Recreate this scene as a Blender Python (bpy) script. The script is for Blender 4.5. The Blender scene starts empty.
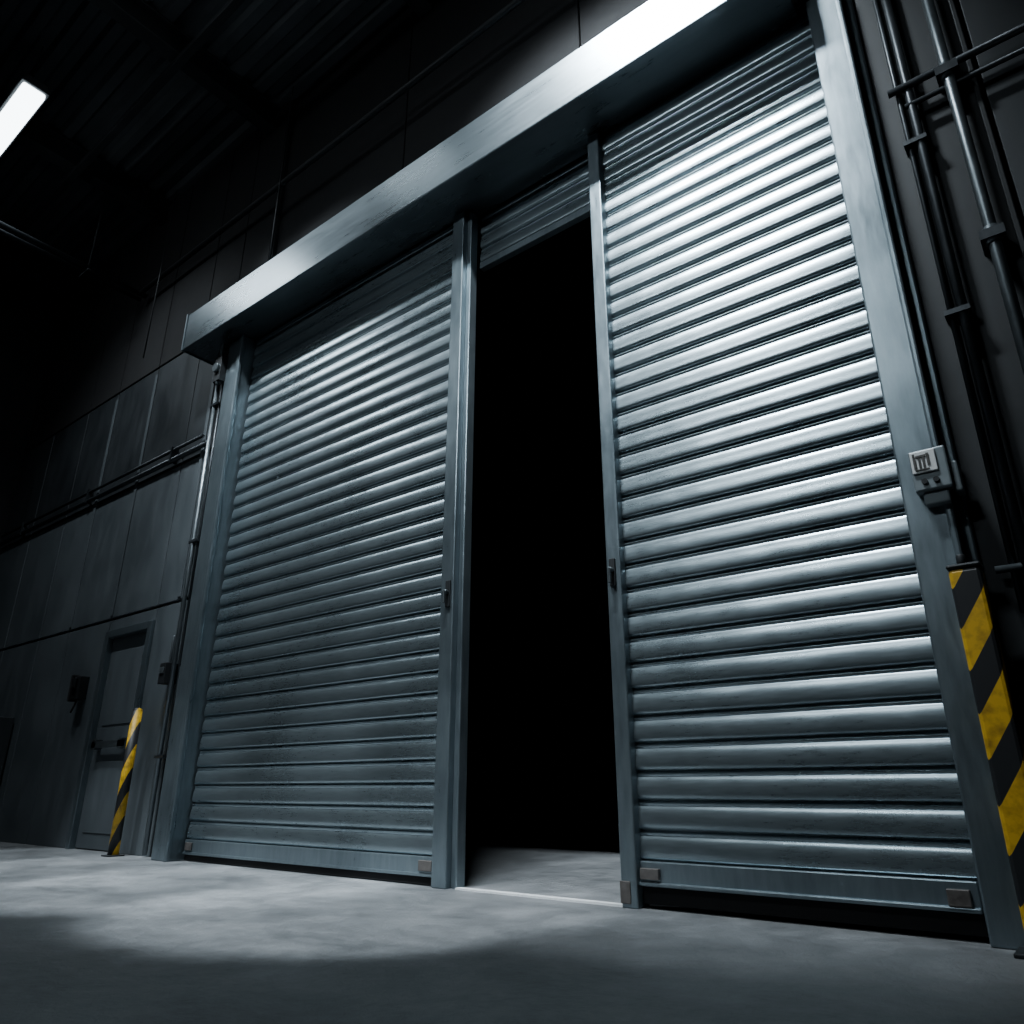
import bpy, bmesh, math, random
from math import *
from mathutils import Vector, Matrix
random.seed(4)
S=bpy.context.scene
COL=S.collection

# ---------------------------------------------------------------- materials
def new_mat(name):
    m=bpy.data.materials.new(name); m.use_nodes=True
    nt=m.node_tree; b=nt.nodes['Principled BSDF']
    return m,nt,b
def metal(name,c1,c2,metallic=.8,r1=.3,r2=.5,scale=(1,1,1),nscale=6,bump=.05,dents=0):
    m,nt,b=new_mat(name); N=nt.nodes; L=nt.links
    tc=N.new('ShaderNodeTexCoord'); mp=N.new('ShaderNodeMapping'); mp.inputs['Scale'].default_value=scale
    L.new(tc.outputs['Object'],mp.inputs['Vector'])
    n=N.new('ShaderNodeTexNoise'); n.inputs['Scale'].default_value=nscale; n.inputs['Detail'].default_value=10; n.inputs['Roughness'].default_value=.65
    L.new(mp.outputs[0],n.inputs['Vector'])
    n2=N.new('ShaderNodeTexNoise'); n2.inputs['Scale'].default_value=1.3; n2.inputs['Detail'].default_value=6
    L.new(tc.outputs['Object'],n2.inputs['Vector'])
    mx=N.new('ShaderNodeMath'); mx.operation='ADD'; L.new(n.outputs['Fac'],mx.inputs[0]); L.new(n2.outputs['Fac'],mx.inputs[1])
    hf=N.new('ShaderNodeMath'); hf.operation='MULTIPLY'; hf.inputs[1].default_value=.5; L.new(mx.outputs[0],hf.inputs[0])
    cr=N.new('ShaderNodeValToRGB'); cr.color_ramp.elements[0].position=.35; cr.color_ramp.elements[1].position=.65
    cr.color_ramp.elements[0].color=(*c1,1); cr.color_ramp.elements[1].color=(*c2,1)
    L.new(hf.outputs[0],cr.inputs[0]); L.new(cr.outputs[0],b.inputs['Base Color'])
    mr=N.new('ShaderNodeMapRange'); mr.inputs[1].default_value=.35; mr.inputs[2].default_value=.65; mr.inputs[3].default_value=r1; mr.inputs[4].default_value=r2
    L.new(hf.outputs[0],mr.inputs[0]); L.new(mr.outputs[0],b.inputs['Roughness'])
    b.inputs['Metallic'].default_value=metallic
    if bump:
        bp=N.new('ShaderNodeBump'); bp.inputs['Strength'].default_value=bump; bp.inputs['Distance'].default_value=.02
        L.new(n.outputs['Fac'],bp.inputs['Height']); L.new(bp.outputs[0],b.inputs['Normal'])
        if dents:
            n3=N.new('ShaderNodeTexNoise'); n3.inputs['Scale'].default_value=3.2; n3.inputs['Detail'].default_value=1
            L.new(tc.outputs['Object'],n3.inputs['Vector'])
            b2=N.new('ShaderNodeBump'); b2.inputs['Strength'].default_value=dents; b2.inputs['Distance'].default_value=.05
            L.new(n3.outputs['Fac'],b2.inputs['Height']); L.new(bp.outputs[0],b2.inputs['Normal']); L.new(b2.outputs[0],b.inputs['Normal'])
    return m
M_slat=metal('slat_steel',(.28,.345,.375),(.365,.435,.47),.9,.25,.34,(1.2,5,9),9,.010,.14)
M_frame=metal('frame_steel',(.17,.215,.24),(.26,.315,.345),.8,.27,.42,(6,6,1),5,.03,.1)
M_hood=metal('hood_steel',(.14,.17,.185),(.185,.22,.24),.88,.25,.33,(.5,3,5),5,.006,.04)
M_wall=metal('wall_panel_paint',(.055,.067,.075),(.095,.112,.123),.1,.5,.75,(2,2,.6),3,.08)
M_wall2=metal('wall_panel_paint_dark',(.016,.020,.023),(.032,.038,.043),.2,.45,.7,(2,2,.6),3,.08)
M_dark=metal('dark_steel',(.010,.012,.013),(.024,.027,.03),.4,.45,.65,(1,1,1),6,.05)
M_black=metal('rubber_and_shaded_wall_black',(.004,.004,.005),(.008,.008,.009),0,.85,.98,(1,1,1),10,.05)  # rubber parts, and the upper wall where darkness is put into the colour
M_pipe=metal('pipe_galvanised',(.11,.13,.14),(.18,.205,.22),.8,.28,.45,(3,3,1),8,.03)
M_pipe_d=metal('pipe_dark',(.022,.026,.03),(.055,.063,.07),.6,.32,.5,(3,3,1),8,.03)
M_ceil=metal('ceiling_deck',(.035,.04,.044),(.07,.078,.085),.3,.5,.7,(1,1,1),4,.03)
M_rust=metal('worn_bracket',(.09,.08,.075),(.20,.185,.175),.6,.45,.7,(1,1,1),30,.2)
M_box=metal('control_box_grey',(.14,.17,.185),(.2,.235,.25),.3,.4,.55,(1,1,1),8,.02)
M_plate=metal('control_faceplate',(.6,.61,.61),(.75,.76,.75),.1,.4,.6,(1,1,1),20,.02)
M_ink=metal('screen_dark',(.03,.03,.028),(.10,.09,.08),0,.4,.5,(1,1,1),40,0)
M_spill=metal('light_spill_strip',(.6,.62,.63),(.8,.8,.8),.1,.5,.7,(8,8,1),8,.02)  # pale colour standing in for spilled light on the floor

def hazard(name,pitch,ang,off=0):
    m,nt,b=new_mat(name); N=nt.nodes; L=nt.links
    tc=N.new('ShaderNodeTexCoord'); sp=N.new('ShaderNodeSeparateXYZ'); L.new(tc.outputs['Object'],sp.inputs[0])
    a=N.new('ShaderNodeMath'); a.operation='MULTIPLY'; a.inputs[1].default_value=ang; L.new(sp.outputs['X'],a.inputs[0])
    ay=N.new('ShaderNodeMath'); ay.operation='MULTIPLY'; ay.inputs[1].default_value=ang; L.new(sp.outputs['Y'],ay.inputs[0])
    s=N.new('ShaderNodeMath'); s.operation='ADD'; L.new(a.outputs[0],s.inputs[0]); L.new(sp.outputs['Z'],s.inputs[1])
    s2=N.new('ShaderNodeMath'); s2.operation='ADD'; L.new(s.outputs[0],s2.inputs[0]); L.new(ay.outputs[0],s2.inputs[1])
    s3=N.new('ShaderNodeMath'); s3.operation='ADD'; s3.inputs[1].default_value=off; L.new(s2.outputs[0],s3.inputs[0])
    d=N.new('ShaderNodeMath'); d.operation='DIVIDE'; d.inputs[1].default_value=pitch; L.new(s3.outputs[0],d.inputs[0])
    fr=N.new('ShaderNodeMath'); fr.operation='FRACT'; L.new(d.outputs[0],fr.inputs[0])
    gt=N.new('ShaderNodeMath'); gt.operation='GREATER_THAN'; gt.inputs[1].default_value=.5; L.new(fr.outputs[0],gt.inputs[0])
    n=N.new('ShaderNodeTexNoise'); n.inputs['Scale'].default_value=18; n.inputs['Detail'].default_value=8; L.new(tc.outputs['Object'],n.inputs['Vector'])
    yl=N.new('ShaderNodeValToRGB'); yl.color_ramp.elements[0].color=(.34,.19,.008,1); yl.color_ramp.elements[1].color=(.72,.42,.015,1)
    yl.color_ramp.elements[0].position=.3; yl.color_ramp.elements[1].position=.55
    L.new(n.outputs['Fac'],yl.inputs[0])
    mx=N.new('ShaderNodeMix'); mx.data_type='RGBA'
    L.new(gt.outputs[0],mx.inputs['Factor']); L.new(yl.outputs[0],mx.inputs['B']); mx.inputs['A'].default_value=(.012,.013,.015,1)
    L.new(mx.outputs['Result'],b.inputs['Base Color']); b.inputs['Roughness'].default_value=.5
    return m
M_haz=hazard('hazard_stripes',.325,-1.5,.02)
M_haz2=hazard('hazard_stripes_post',.40,-2.0)

def concrete():
    m,nt,b=new_mat('concrete_floor'); N=nt.nodes; L=nt.links
    tc=N.new('ShaderNodeTexCoord')
    n=N.new('ShaderNodeTexNoise'); n.inputs['Scale'].default_value=2.4; n.inputs['Detail'].default_value=15; n.inputs['Roughness'].default_value=.8
    n.inputs['Distortion'].default_value=.3
    L.new(tc.outputs['Object'],n.inputs['Vector'])
    cr=N.new('ShaderNodeValToRGB'); e=cr.color_ramp.elements
    e[0].position=.34; e[0].color=(.083,.088,.092,1); e[1].position=.64; e[1].color=(.24,.248,.256,1)
    L.new(n.outputs['Fac'],cr.inputs[0]); L.new(cr.outputs[0],b.inputs['Base Color'])
    n2=N.new('ShaderNodeTexNoise'); n2.inputs['Scale'].default_value=14; n2.inputs['Detail'].default_value=12; n2.inputs['Roughness'].default_value=.7
    L.new(tc.outputs['Object'],n2.inputs['Vector'])
    mr=N.new('ShaderNodeMapRange'); mr.inputs[1].default_value=.3; mr.inputs[2].default_value=.7; mr.inputs[3].default_value=.38; mr.inputs[4].default_value=.75
    L.new(n.outputs['Fac'],mr.inputs[0]); L.new(mr.outputs[0],b.inputs['Roughness'])
    bp=N.new('ShaderNodeBump'); bp.inputs['Strength'].default_value=.9; bp.inputs['Distance'].default_value=.022
    L.new(n2.outputs['Fac'],bp.inputs['Height']); L.new(bp.outputs[0],b.inputs['Normal'])
    return m
M_floor=concrete()
def emis(name,c,s):
    m,nt,b=new_mat(name); b.inputs['Emission Color'].default_value=(*c,1); b.inputs['Emission Strength'].default_value=s
    b.inputs['Base Color'].default_value=(.8,.8,.8,1); return m
M_tube=emis('tube_light',(.82,.93,1),10)

# ---------------------------------------------------------------- builders
class B:
    def __init__(s,name,mats,parent=None,bevel=0,smooth=False,origin=None):
        s.n=name;s.bm=bmesh.new();s.m=mats if isinstance(mats,list) else [mats];s.p=parent;s.bev=bevel;s.sm=smooth;s.o=origin
    def box(s,x0,x1,y0,y1,z0,z1,mi=0,mat=None):
        vs=[s.bm.verts.new((x,y,z)) for x in (x0,x1) for y in (y0,y1) for z in (z0,z1)]
        if mat: 
            for v in vs: v.co=mat@v.co
        for q in ((0,1,3,2),(4,6,7,5),(0,4,5,1),(2,3,7,6),(0,2,6,4),(1,5,7,3)):
            f=s.bm.faces.new([vs[i] for i in q]); f.material_index=mi
        return s
    def cyl(s,a,b,r,seg=16,mi=0,r2=None):
        a=Vector(a);b=Vector(b);d=b-a
        R=d.to_track_quat('Z','Y').to_matrix().to_4x4(); M=Matrix.Translation((a+b)/2)@R
        g=bmesh.ops.create_cone(s.bm,cap_ends=True,segments=seg,radius1=r,radius2=r if r2 is None else r2,depth=d.length,matrix=M)
        fs={f for v in g['verts'] for f in v.link_faces}
        for f in fs:
            f.material_index=mi
            if len(f.verts)==4: f.smooth=True
        return s
    def sph(s,c,r,mi=0,sc=(1,1,1)):
        g=bmesh.ops.create_uvsphere(s.bm,u_segments=16,v_segments=10,radius=r,matrix=Matrix.Translation(c)@Matrix.Diagonal((*sc,1)))
        for f in {f for v in g['verts'] for f in v.link_faces}: f.smooth=True; f.material_index=mi
        return s
    def prism(s,prof,x0,x1,mi=0,smooth=False):   # prof: list of (y,z), extruded along x
        a=[s.bm.verts.new((x0,y,z)) for y,z in prof]; b=[s.bm.verts.new((x1,y,z)) for y,z in prof]
        n=len(prof)
        for i in range(n):
            j=(i+1)%n; f=s.bm.faces.new((a[i],a[j],b[j],b[i])); f.material_index=mi; f.smooth=smooth
        s.bm.faces.new(a[::-1]).material_index=mi; s.bm.faces.new(b).material_index=mi
        return s
    def done(s,sharp=None):
        bmesh.ops.recalc_face_normals(s.bm,faces=s.bm.faces)
        me=bpy.data.meshes.new(s.n)
        if s.o: bmesh.ops.translate(s.bm,verts=s.bm.verts,vec=-Vector(s.o))
        s.bm.to_mesh(me); s.bm.free()
        if sharp: me.set_sharp_from_angle(angle=radians(sharp))
        for m in s.m: me.materials.append(m)
        o=bpy.data.objects.new(s.n,me); COL.objects.link(o)
        if s.o: o.location=s.o
        if s.p: o.parent=s.p
        if s.bev:
            md=o.modifiers.new('bev','BEVEL'); md.width=s.bev; md.segments=2; md.limit_method='ANGLE'; md.angle_limit=radians(50)
        return o
def empty(n):
    o=bpy.data.objects.new(n,None); COL.objects.link(o); return o

# ---------------------------------------------------------------- shell
XL,XR,YR,ZC=-12.5,5.0,-10.0,8.4
B('floor',M_floor).box(XL,XR,YR,9,-.2,0).done()
c=B('ceiling',M_ceil)
y=YR
top=[]
while y<0.3:
    top+=[(y,ZC),(y+.10,ZC),(y+.14,ZC-.07),(y+.24,ZC-.07),(y+.28,ZC)]; y+=.28
pf=top+[(y,ZC+.2),(YR,ZC+.2)]
c.prism(pf,XL,XR); c.done()

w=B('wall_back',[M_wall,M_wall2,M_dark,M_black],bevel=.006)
OX0,OX1,OZ=-6.2,-.52,4.93
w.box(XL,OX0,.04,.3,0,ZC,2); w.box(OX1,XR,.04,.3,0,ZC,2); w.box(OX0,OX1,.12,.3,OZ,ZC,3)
xs=[-12.4,-11.3,-10.2,-9.35,-8.34]
def mz(z0): return 0 if z0<3 else (1 if z0<5 else 3)  # panels step darker with height: upper-wall shade put into the colour
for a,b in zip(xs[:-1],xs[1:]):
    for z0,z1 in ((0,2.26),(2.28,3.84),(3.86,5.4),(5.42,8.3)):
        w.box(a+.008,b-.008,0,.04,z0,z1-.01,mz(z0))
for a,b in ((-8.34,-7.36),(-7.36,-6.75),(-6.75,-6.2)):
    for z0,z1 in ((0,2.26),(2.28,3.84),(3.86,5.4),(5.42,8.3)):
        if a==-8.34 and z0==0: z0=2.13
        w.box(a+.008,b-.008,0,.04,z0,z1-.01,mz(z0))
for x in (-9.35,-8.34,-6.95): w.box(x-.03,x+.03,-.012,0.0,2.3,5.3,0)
for a,b in ((-6.2,-4.2),(-4.2,-2.2),(-2.2,-.52)): w.box(a+.008,b-.008,.08,.12,5.5,8.3,3)  # near-black panels above the hood, unlit look put into the colour
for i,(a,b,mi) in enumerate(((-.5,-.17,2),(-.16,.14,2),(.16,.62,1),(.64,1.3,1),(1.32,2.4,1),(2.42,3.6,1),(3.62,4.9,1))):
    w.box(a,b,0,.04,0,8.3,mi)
    w.box(b-.025,b,-.03,0,0,8.3,mi)
w.done()
B('wall_left',[M_dark]).box(XL-.2,XL,YR,.3,0,ZC).done()
B('wall_right',[M_wall2]).box(XR,XR+.2,YR,.3,0,ZC).done()
B('wall_front',[M_wall2]).box(XL,XR,YR-.2,YR,0,ZC).done()
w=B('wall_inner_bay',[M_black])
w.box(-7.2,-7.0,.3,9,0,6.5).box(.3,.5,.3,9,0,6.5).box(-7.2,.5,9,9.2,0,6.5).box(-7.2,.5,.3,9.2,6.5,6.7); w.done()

# ---------------------------------------------------------------- personnel door
d=empty('door_1')
B('door_frame',M_frame,d,.006).box(-8.34,-8.26,-.03,.2,0,2.13).box(-7.44,-7.36,-.03,.2,0,2.13).box(-8.26,-7.44,-.03,.2,2.05,2.13).done()
B('door_leaf',M_wall,d,.006).box(-8.26,-7.44,.03,.08,.01,2.05).box(-8.15,-7.55,.022,.03,1.15,1.9).box(-8.15,-7.55,.022,.03,.15,.8).done()
B('push_bar',M_pipe,d).box(-8.16,-7.54,-.04,-.01,.93,.99).box(-8.16,-8.08,-.04,.03,.91,1.01).box(-7.62,-7.54,-.04,.03,.91,1.01).done()

# ---------------------------------------------------------------- roller shutters
PITCH=.138
def slat_profile(z0,z1):
    pts=[];z=z0
    sh=[(0,.012),(.045,.012),(.055,-.009),(.085,-.0145),(.13,-.0175),(.20,-.0188),(.32,-.0186),(.45,-.0174),(.58,-.0150),(.69,-.0115),(.78,-.0075),(.825,-.0035),(.85,-.006),(.88,-.0085),(.915,-.0085),(.945,-.005),(.955,.001)]
    while z<z1-1e-4:
        for t,yy in sh:
            zz=z+t*PITCH
            if zz<=z1: pts.append((yy,zz))
        z+=PITCH
    pts.append((.012,z1)); return pts
def curtain(name,x0,x1,z0,z1,par,yo=0):
    b=B(name,M_slat,par)
    f=[(y+yo,z) for y,z in slat_profile(z0,z1)]
    a=[b.bm.verts.new((x0,y,z)) for y,z in f]; c=[b.bm.verts.new((x1,y,z)) for y,z in f]
    for i in range(len(f)-1):
        q=b.bm.faces.new((a[i],c[i],c[i+1],a[i+1])); q.smooth=True
    bk=[b.bm.verts.new(v) for v in ((x0,yo+.03,z0),(x1,yo+.03,z0),(x1,yo+.03,z1),(x0,yo+.03,z1))]
    b.bm.faces.new(bk)
    b.bm.faces.new([a[0],bk[0],bk[1],c[0]]); 
    b.bm.faces.new(a+[bk[3],bk[0]]); b.bm.faces.new(c+[bk[2],bk[1]])
    return b.done(38)
d=empty('roller_shutter_door')
curtain('slat_curtain',-6.18,-3.37,.16,4.91,d)
B('bottom_bar',[M_frame,M_black],d,.006).box(-6.18,-3.37,-.03,.03,.05,.16).box(-6.18,-3.37,-.04,-.03,.05,.07).box(-6.18,-3.37,-.02,.02,.005,.05,1).done()
B('lock_stile',M_frame,d,.008).box(-3.37,-3.255,-.075,.04,0,4.91).box(-3.255,-3.21,-.03,.05,0,4.91).done()
B('corner_bracket',M_rust,d,.004).box(-3.51,-3.40,-.045,-.03,.08,.14).box(-6.15,-6.06,-.045,-.03,.08,.14).done()
B('latch_handle',[M_dark,M_pipe],d,.004).box(-3.315,-3.275,-.09,-.075,1.66,1.84).cyl((-3.295,-.09,1.76),(-3.295,-.12,1.76),.015,mi=1).box(-3.303,-3.287,-.13,-.115,1.68,1.77,1).done()
d=empty('roller_shutter_door')
curtain('slat_curtain',-2.0,-.545,.21,4.91,d)
B('bottom_bar',[M_frame,M_black],d,.006).box(-2.0,-.55,-.03,.03,.10,.21).box(-2.0,-.55,-.05,-.03,.10,.12).box(-2.0,-.55,-.015,.03,.02,.10,1).done()
B('lock_stile',M_frame,d,.008).box(-2.09,-2.0,-.07,.05,.0,4.91).done()
B('corner_bracket',M_rust,d,.004).box(-1.99,-1.89,-.055,-.03,.13,.18).box(-.66,-.58,-.055,-.03,.12,.18).box(-2.093,-2.035,-.076,-.07,.02,.12).done()
B('latch_handle',[M_dark,M_pipe],d,.004).box(-2.065,-2.028,-.085,-.07,1.60,1.76).cyl((-2.045,-.085,1.69),(-2.045,-.115,1.69),.014,mi=1).box(-2.053,-2.037,-.125,-.11,1.61,1.70,1).done()
d=empty('raised_shutter_curtain')
curtain('slat_curtain',-3.20,-2.10,4.46,4.91,d,.09)
B('bottom_bar',M_frame,d,.004).box(-3.20,-2.10,.065,.12,4.40,4.46).done()

d=empty('shutter_frame')
B('jamb_far',M_frame,d,.01).box(-6.46,-6.20,-.15,0.03,0,4.91).box(-6.52,-6.46,-.04,-.001,0,4.91).box(-6.24,-6.19,-.17,-.13,0,4.91).done()
B('jamb_near',M_frame,d,.01).box(-.54,-.36,-.10,.03,0,4.91).box(-.36,-.31,-.03,-.001,0,4.91).box(-.385,-.355,-.115,-.08,0,4.91).done()
g=B('guide_bracket',[M_dark,M_pipe],d,.004)
g.box(-6.56,-6.44,-.22,-.15,4.45,4.75).cyl((-6.5,-.25,4.6),(-6.5,-.2,4.6),.05,mi=1).cyl((-6.5,-.2,4.42),(-6.5,-.2,4.9),.018,mi=1)
g.box(-6.62,-6.5,-.16,-.02,4.66,4.78); g.done()
B('threshold_light_edge',M_spill,d).box(-3.20,-2.09,-.05,.0,.0,.010).done()  # pale strip drawn as the edge of light spilling at the opening

h=B('shutter_hood',M_hood,None,.008)
h.prism([(-.01,4.93),(-.38,4.93),(-.38,5.36),(-.32,5.42),(.07,5.42),(.07,4.93)],-6.98,-.60)
h.prism([(-.01,4.915),(-.395,4.915),(-.395,5.37),(-.32,5.435),(.07,5.435),(.07,4.915)],-7.0,-6.98)
h.done()

# ---------------------------------------------------------------- control box
d=empty('door_control_box')
B('casing',M_box,d,.008).box(-.475,-.33,-.17,-.10,1.74,1.93).box(-.45,-.35,-.15,-.10,1.68,1.74).box(-.33,-.30,-.14,-.05,1.72,1.86).done()
B('faceplate',M_plate,d,.003).box(-.468,-.37,-.18,-.17,1.82,1.92).done()
f=B('display',M_ink,d)
for x,zz,ww,hh in ((-.458,1.84,.010,.05),(-.446,1.89,.04,.010),(-.438,1.84,.008,.045),(-.422,1.84,.008,.05),(-.405,1.85,.010,.055),(-.458,1.895,.008,.015),(-.455,1.83,.055,.006)):
    f.box(x,x+ww,-.184,-.18,zz,zz+hh)
f.done()
B('buttons',[M_dark],d).cyl((-.385,-.17,1.78),(-.385,-.18,1.78),.012).cyl((-.43,-.17,1.78),(-.43,-.18,1.78),.012).done()

# ---------------------------------------------------------------- hazard guards
d=empty('hazard_striped_guard')
B('post',M_haz,d,.015,origin=(-.355,-.17,0)).box(-.41,-.295,-.225,-.115,0,1.37).done()
B('cap',M_dark,d,.01).box(-.415,-.29,-.23,-.11,1.37,1.39).cyl((-.36,-.17,1.39),(-.36,-.17,1.44),.018).done()
B('base_plate',M_dark,d,.004).box(-.45,-.255,-.265,-.1,0,.015).done()
d=empty('hazard_striped_bollard')
B('post',M_haz2,d,origin=(-7.08,-.16,0)).cyl((-7.08,-.16,0),(-7.08,-.16,1.22),.045,24).sph((-7.08,-.16,1.22),.045,sc=(1,1,.6)).done()
B('base_plate',M_dark,d,.004).box(-7.15,-7.01,-.23,-.09,0,.012).done()

# ---------------------------------------------------------------- pipes & conduits
def pipe_run(name,parts,mats=None):
    b=B(name,mats or [M_pipe,M_pipe_d])
    for p in parts:
        b.cyl(p[0],p[1],p[2],14,p[3] if len(p)>3 else 0)
    return b
b=pipe_run('wall_pipework',[
 ((-.15,-.06,1.0),(-.15,-.06,6.5),.022,1),((-.20,-.05,1.2),(-.20,-.05,6.5),.012,1),
 ((.03,-.09,.0),(.03,-.09,6.5),.027),
 ((-.24,-.08,3.97),(1.6,-.08,3.97),.020,1),((-.18,-.07,3.85),(1.6,-.07,3.85),.014,1),
 ((-.26,-.06,1.38),(.6,-.06,1.38),.016)])
for z in (1.0,2.9,3.92,5.2):
    b.box(-.02,.08,-.13,-.0,z-.025,z+.025,1); b.cyl((.03,-.09,z-.045),(.03,-.09,z+.045),.034,16,0)
    b.box(-.225,-.12,-.09,-.0,z-.32,z-.295,1)
b.done()
b=pipe_run('wall_conduit',[
 ((-12.3,-.05,3.9),(-6.78,-.05,3.9),.025,1),((-12.3,-.05,4.02),(-6.9,-.05,4.02),.018,1),
 ((-6.74,-.06,0.02),(-6.74,-.06,4.9),.022,0),((-6.66,-.05,1.6),(-6.66,-.05,4.9),.012,1)])
for z in (.8,2.8,4.3): b.box(-6.79,-6.64,-.085,0,z,z+.025,1)
for x in (-11.5,-9.5,-7.5): b.box(x,x+.03,-.08,0,3.87,4.05,1)
b.done()
B('wall_switch_box',[M_dark,M_pipe],bevel=.006).box(-6.88,-6.77,-.12,-.0,1.45,1.64).box(-6.86,-6.79,-.13,-.12,1.54,1.6,1).cyl((-6.82,-.06,1.64),(-6.82,-.06,1.9),.012,mi=1).done()
d=empty('wall_intercom')
B('housing',M_dark,d,.01).box(-8.72,-8.58,-.10,0,1.44,1.68).box(-8.70,-8.62,-.13,-.10,1.55,1.66).done()
B('handset',M_black,d,.015).box(-8.76,-8.72,-.12,-.03,1.42,1.7).cyl((-8.64,-.06,1.44),(-8.70,-.08,1.3),.010).done()

# ceiling structure
b=B('ceiling_beams',[M_dark],bevel=.005)
for x in (-11.5,-9.0,-6.5,-4.0,-1.5,1.0,3.5):
    b.box(x-.09,x+.09,YR,.08,7.98,8.0).box(x-.09,x+.09,YR,.08,8.28,8.31).box(x-.012,x+.012,YR,.08,7.99,8.3)
for y in (-1.2,-3.4,-6): b.box(XL,XR,y-.04,y+.04,7.9,7.98)
b.done()
b=pipe_run('ceiling_pipe_rack',[
 ((-9.0,-9,6.72),(-9.0,-.05,6.72),.035,0),((-9.16,-9,6.74),(-9.16,-.05,6.74),.028,0),
 ((-9.0,-.14,6.72),(3,-.14,6.72),.03,1)],[M_pipe_d,M_dark])
for x in (-8.3,-5.8): b.cyl((x,-.22,5.42),(x,-.22,8),.008,8,1)
for y in (-.8,-2.5,-4.5): b.cyl((-9.0,y,6.72),(-9.0,y,8),.010,8,1); b.box(-9.22,-8.94,y-.02,y+.02,6.66,6.68,1)
b.done()
d=empty('storage_cabinet')
B('body',M_wall2,d,.01).box(-11.9,-10.35,-.5,-.02,0,1.35).done()
B('doors',M_dark,d,.006).box(-11.85,-11.15,-.53,-.5,.08,1.3).box(-11.11,-10.4,-.53,-.5,.08,1.3).cyl((-11.2,-.56,.6),(-11.2,-.56,.8),.012).cyl((-11.06,-.56,.6),(-11.06,-.56,.8),.012).done()

# ---------------------------------------------------------------- light fixtures
LC=(.83,.93,1.0)
def fixture(xc,yc,zc,ln,power,spread,tilt):
    d=empty('fluorescent_or_fill_fixture')
    B('housing',M_dark,d,.01).prism([(yc-.14,zc+.02),(yc+.14,zc+.02),(yc+.10,zc+.12),(yc-.10,zc+.12)],xc-ln/2-.03,xc+ln/2+.03).done()
    B('tube_diffuser',M_tube,d,.02).box(xc-ln/2,xc+ln/2,yc-.11,yc+.11,zc-.05,zc+.03).done()
    B('hanger_rods',M_pipe_d,d).cyl((xc-ln/2+.2,yc,zc+.12),(xc-ln/2+.2,yc,ZC-.1),.008,8).cyl((xc+ln/2-.2,yc,zc+.12),(xc+ln/2-.2,yc,ZC-.1),.008,8).done()
    l=bpy.data.lights.new('tube_glow','AREA'); l.shape='RECTANGLE'; l.size=ln; l.size_y=.22; l.energy=power; l.color=LC; l.spread=radians(spread)
    o=bpy.data.objects.new('tube_glow',l); COL.objects.link(o); o.location=(xc,yc,zc-.17); o.parent=d
    o.rotation_euler=(radians(tilt),0,0)
fixture(-8.35,-2.12,7.5,1.5,54,110,20)
fixture(-2.05,-2.12,7.9,1.3,150,54,33)
fixture(-5.5,-2.12,7.9,1.0,74,50,30)  # added to brighten the left shutter, not a known fixture
fixture(-3.2,-7.2,7.2,2.4,24,60,62)  # added fill behind the camera, lifts the shutters from the front
for LX,E in ((-3.15,3600),(-4.6,3600),(-6.1,2600),(-7.6,1500)):
    LY=-3.5
    d=empty('added_pool_lamp')  # added spot with housing, out of view, makes the light pool on the floor
    B('shade',M_dark,d).cyl((LX,LY,7.3),(LX,LY,7.6),.25,24,0,.08).cyl((LX,LY,7.6),(LX,LY,8.2),.012,8).done()
    l=bpy.data.lights.new('lamp','SPOT'); l.energy=E; l.color=LC; l.spot_size=radians(20); l.spot_blend=.5; l.shadow_soft_size=.08
    o=bpy.data.objects.new('lamp',l); COL.objects.link(o); o.location=(LX,LY,7.28); o.parent=d
    o.rotation_euler=(Vector((LX,-.8,0))-Vector(o.location)).to_track_quat('-Z','Y').to_euler()

w=bpy.data.worlds.new('World'); S.world=w; w.use_nodes=True
w.node_tree.nodes['Background'].inputs[0].default_value=(.5,.65,.8,1); w.node_tree.nodes['Background'].inputs[1].default_value=.003

# ---------------------------------------------------------------- camera
cd=bpy.data.cameras.new('camera'); cd.sensor_width=36; cd.lens=746/1024*36; cd.clip_end=100
c=bpy.data.objects.new('camera',cd); COL.objects.link(c); c.location=(0,-3.6,.5364)
c.rotation_euler=(radians(90+20.44),0,radians(38.1)); S.camera=c
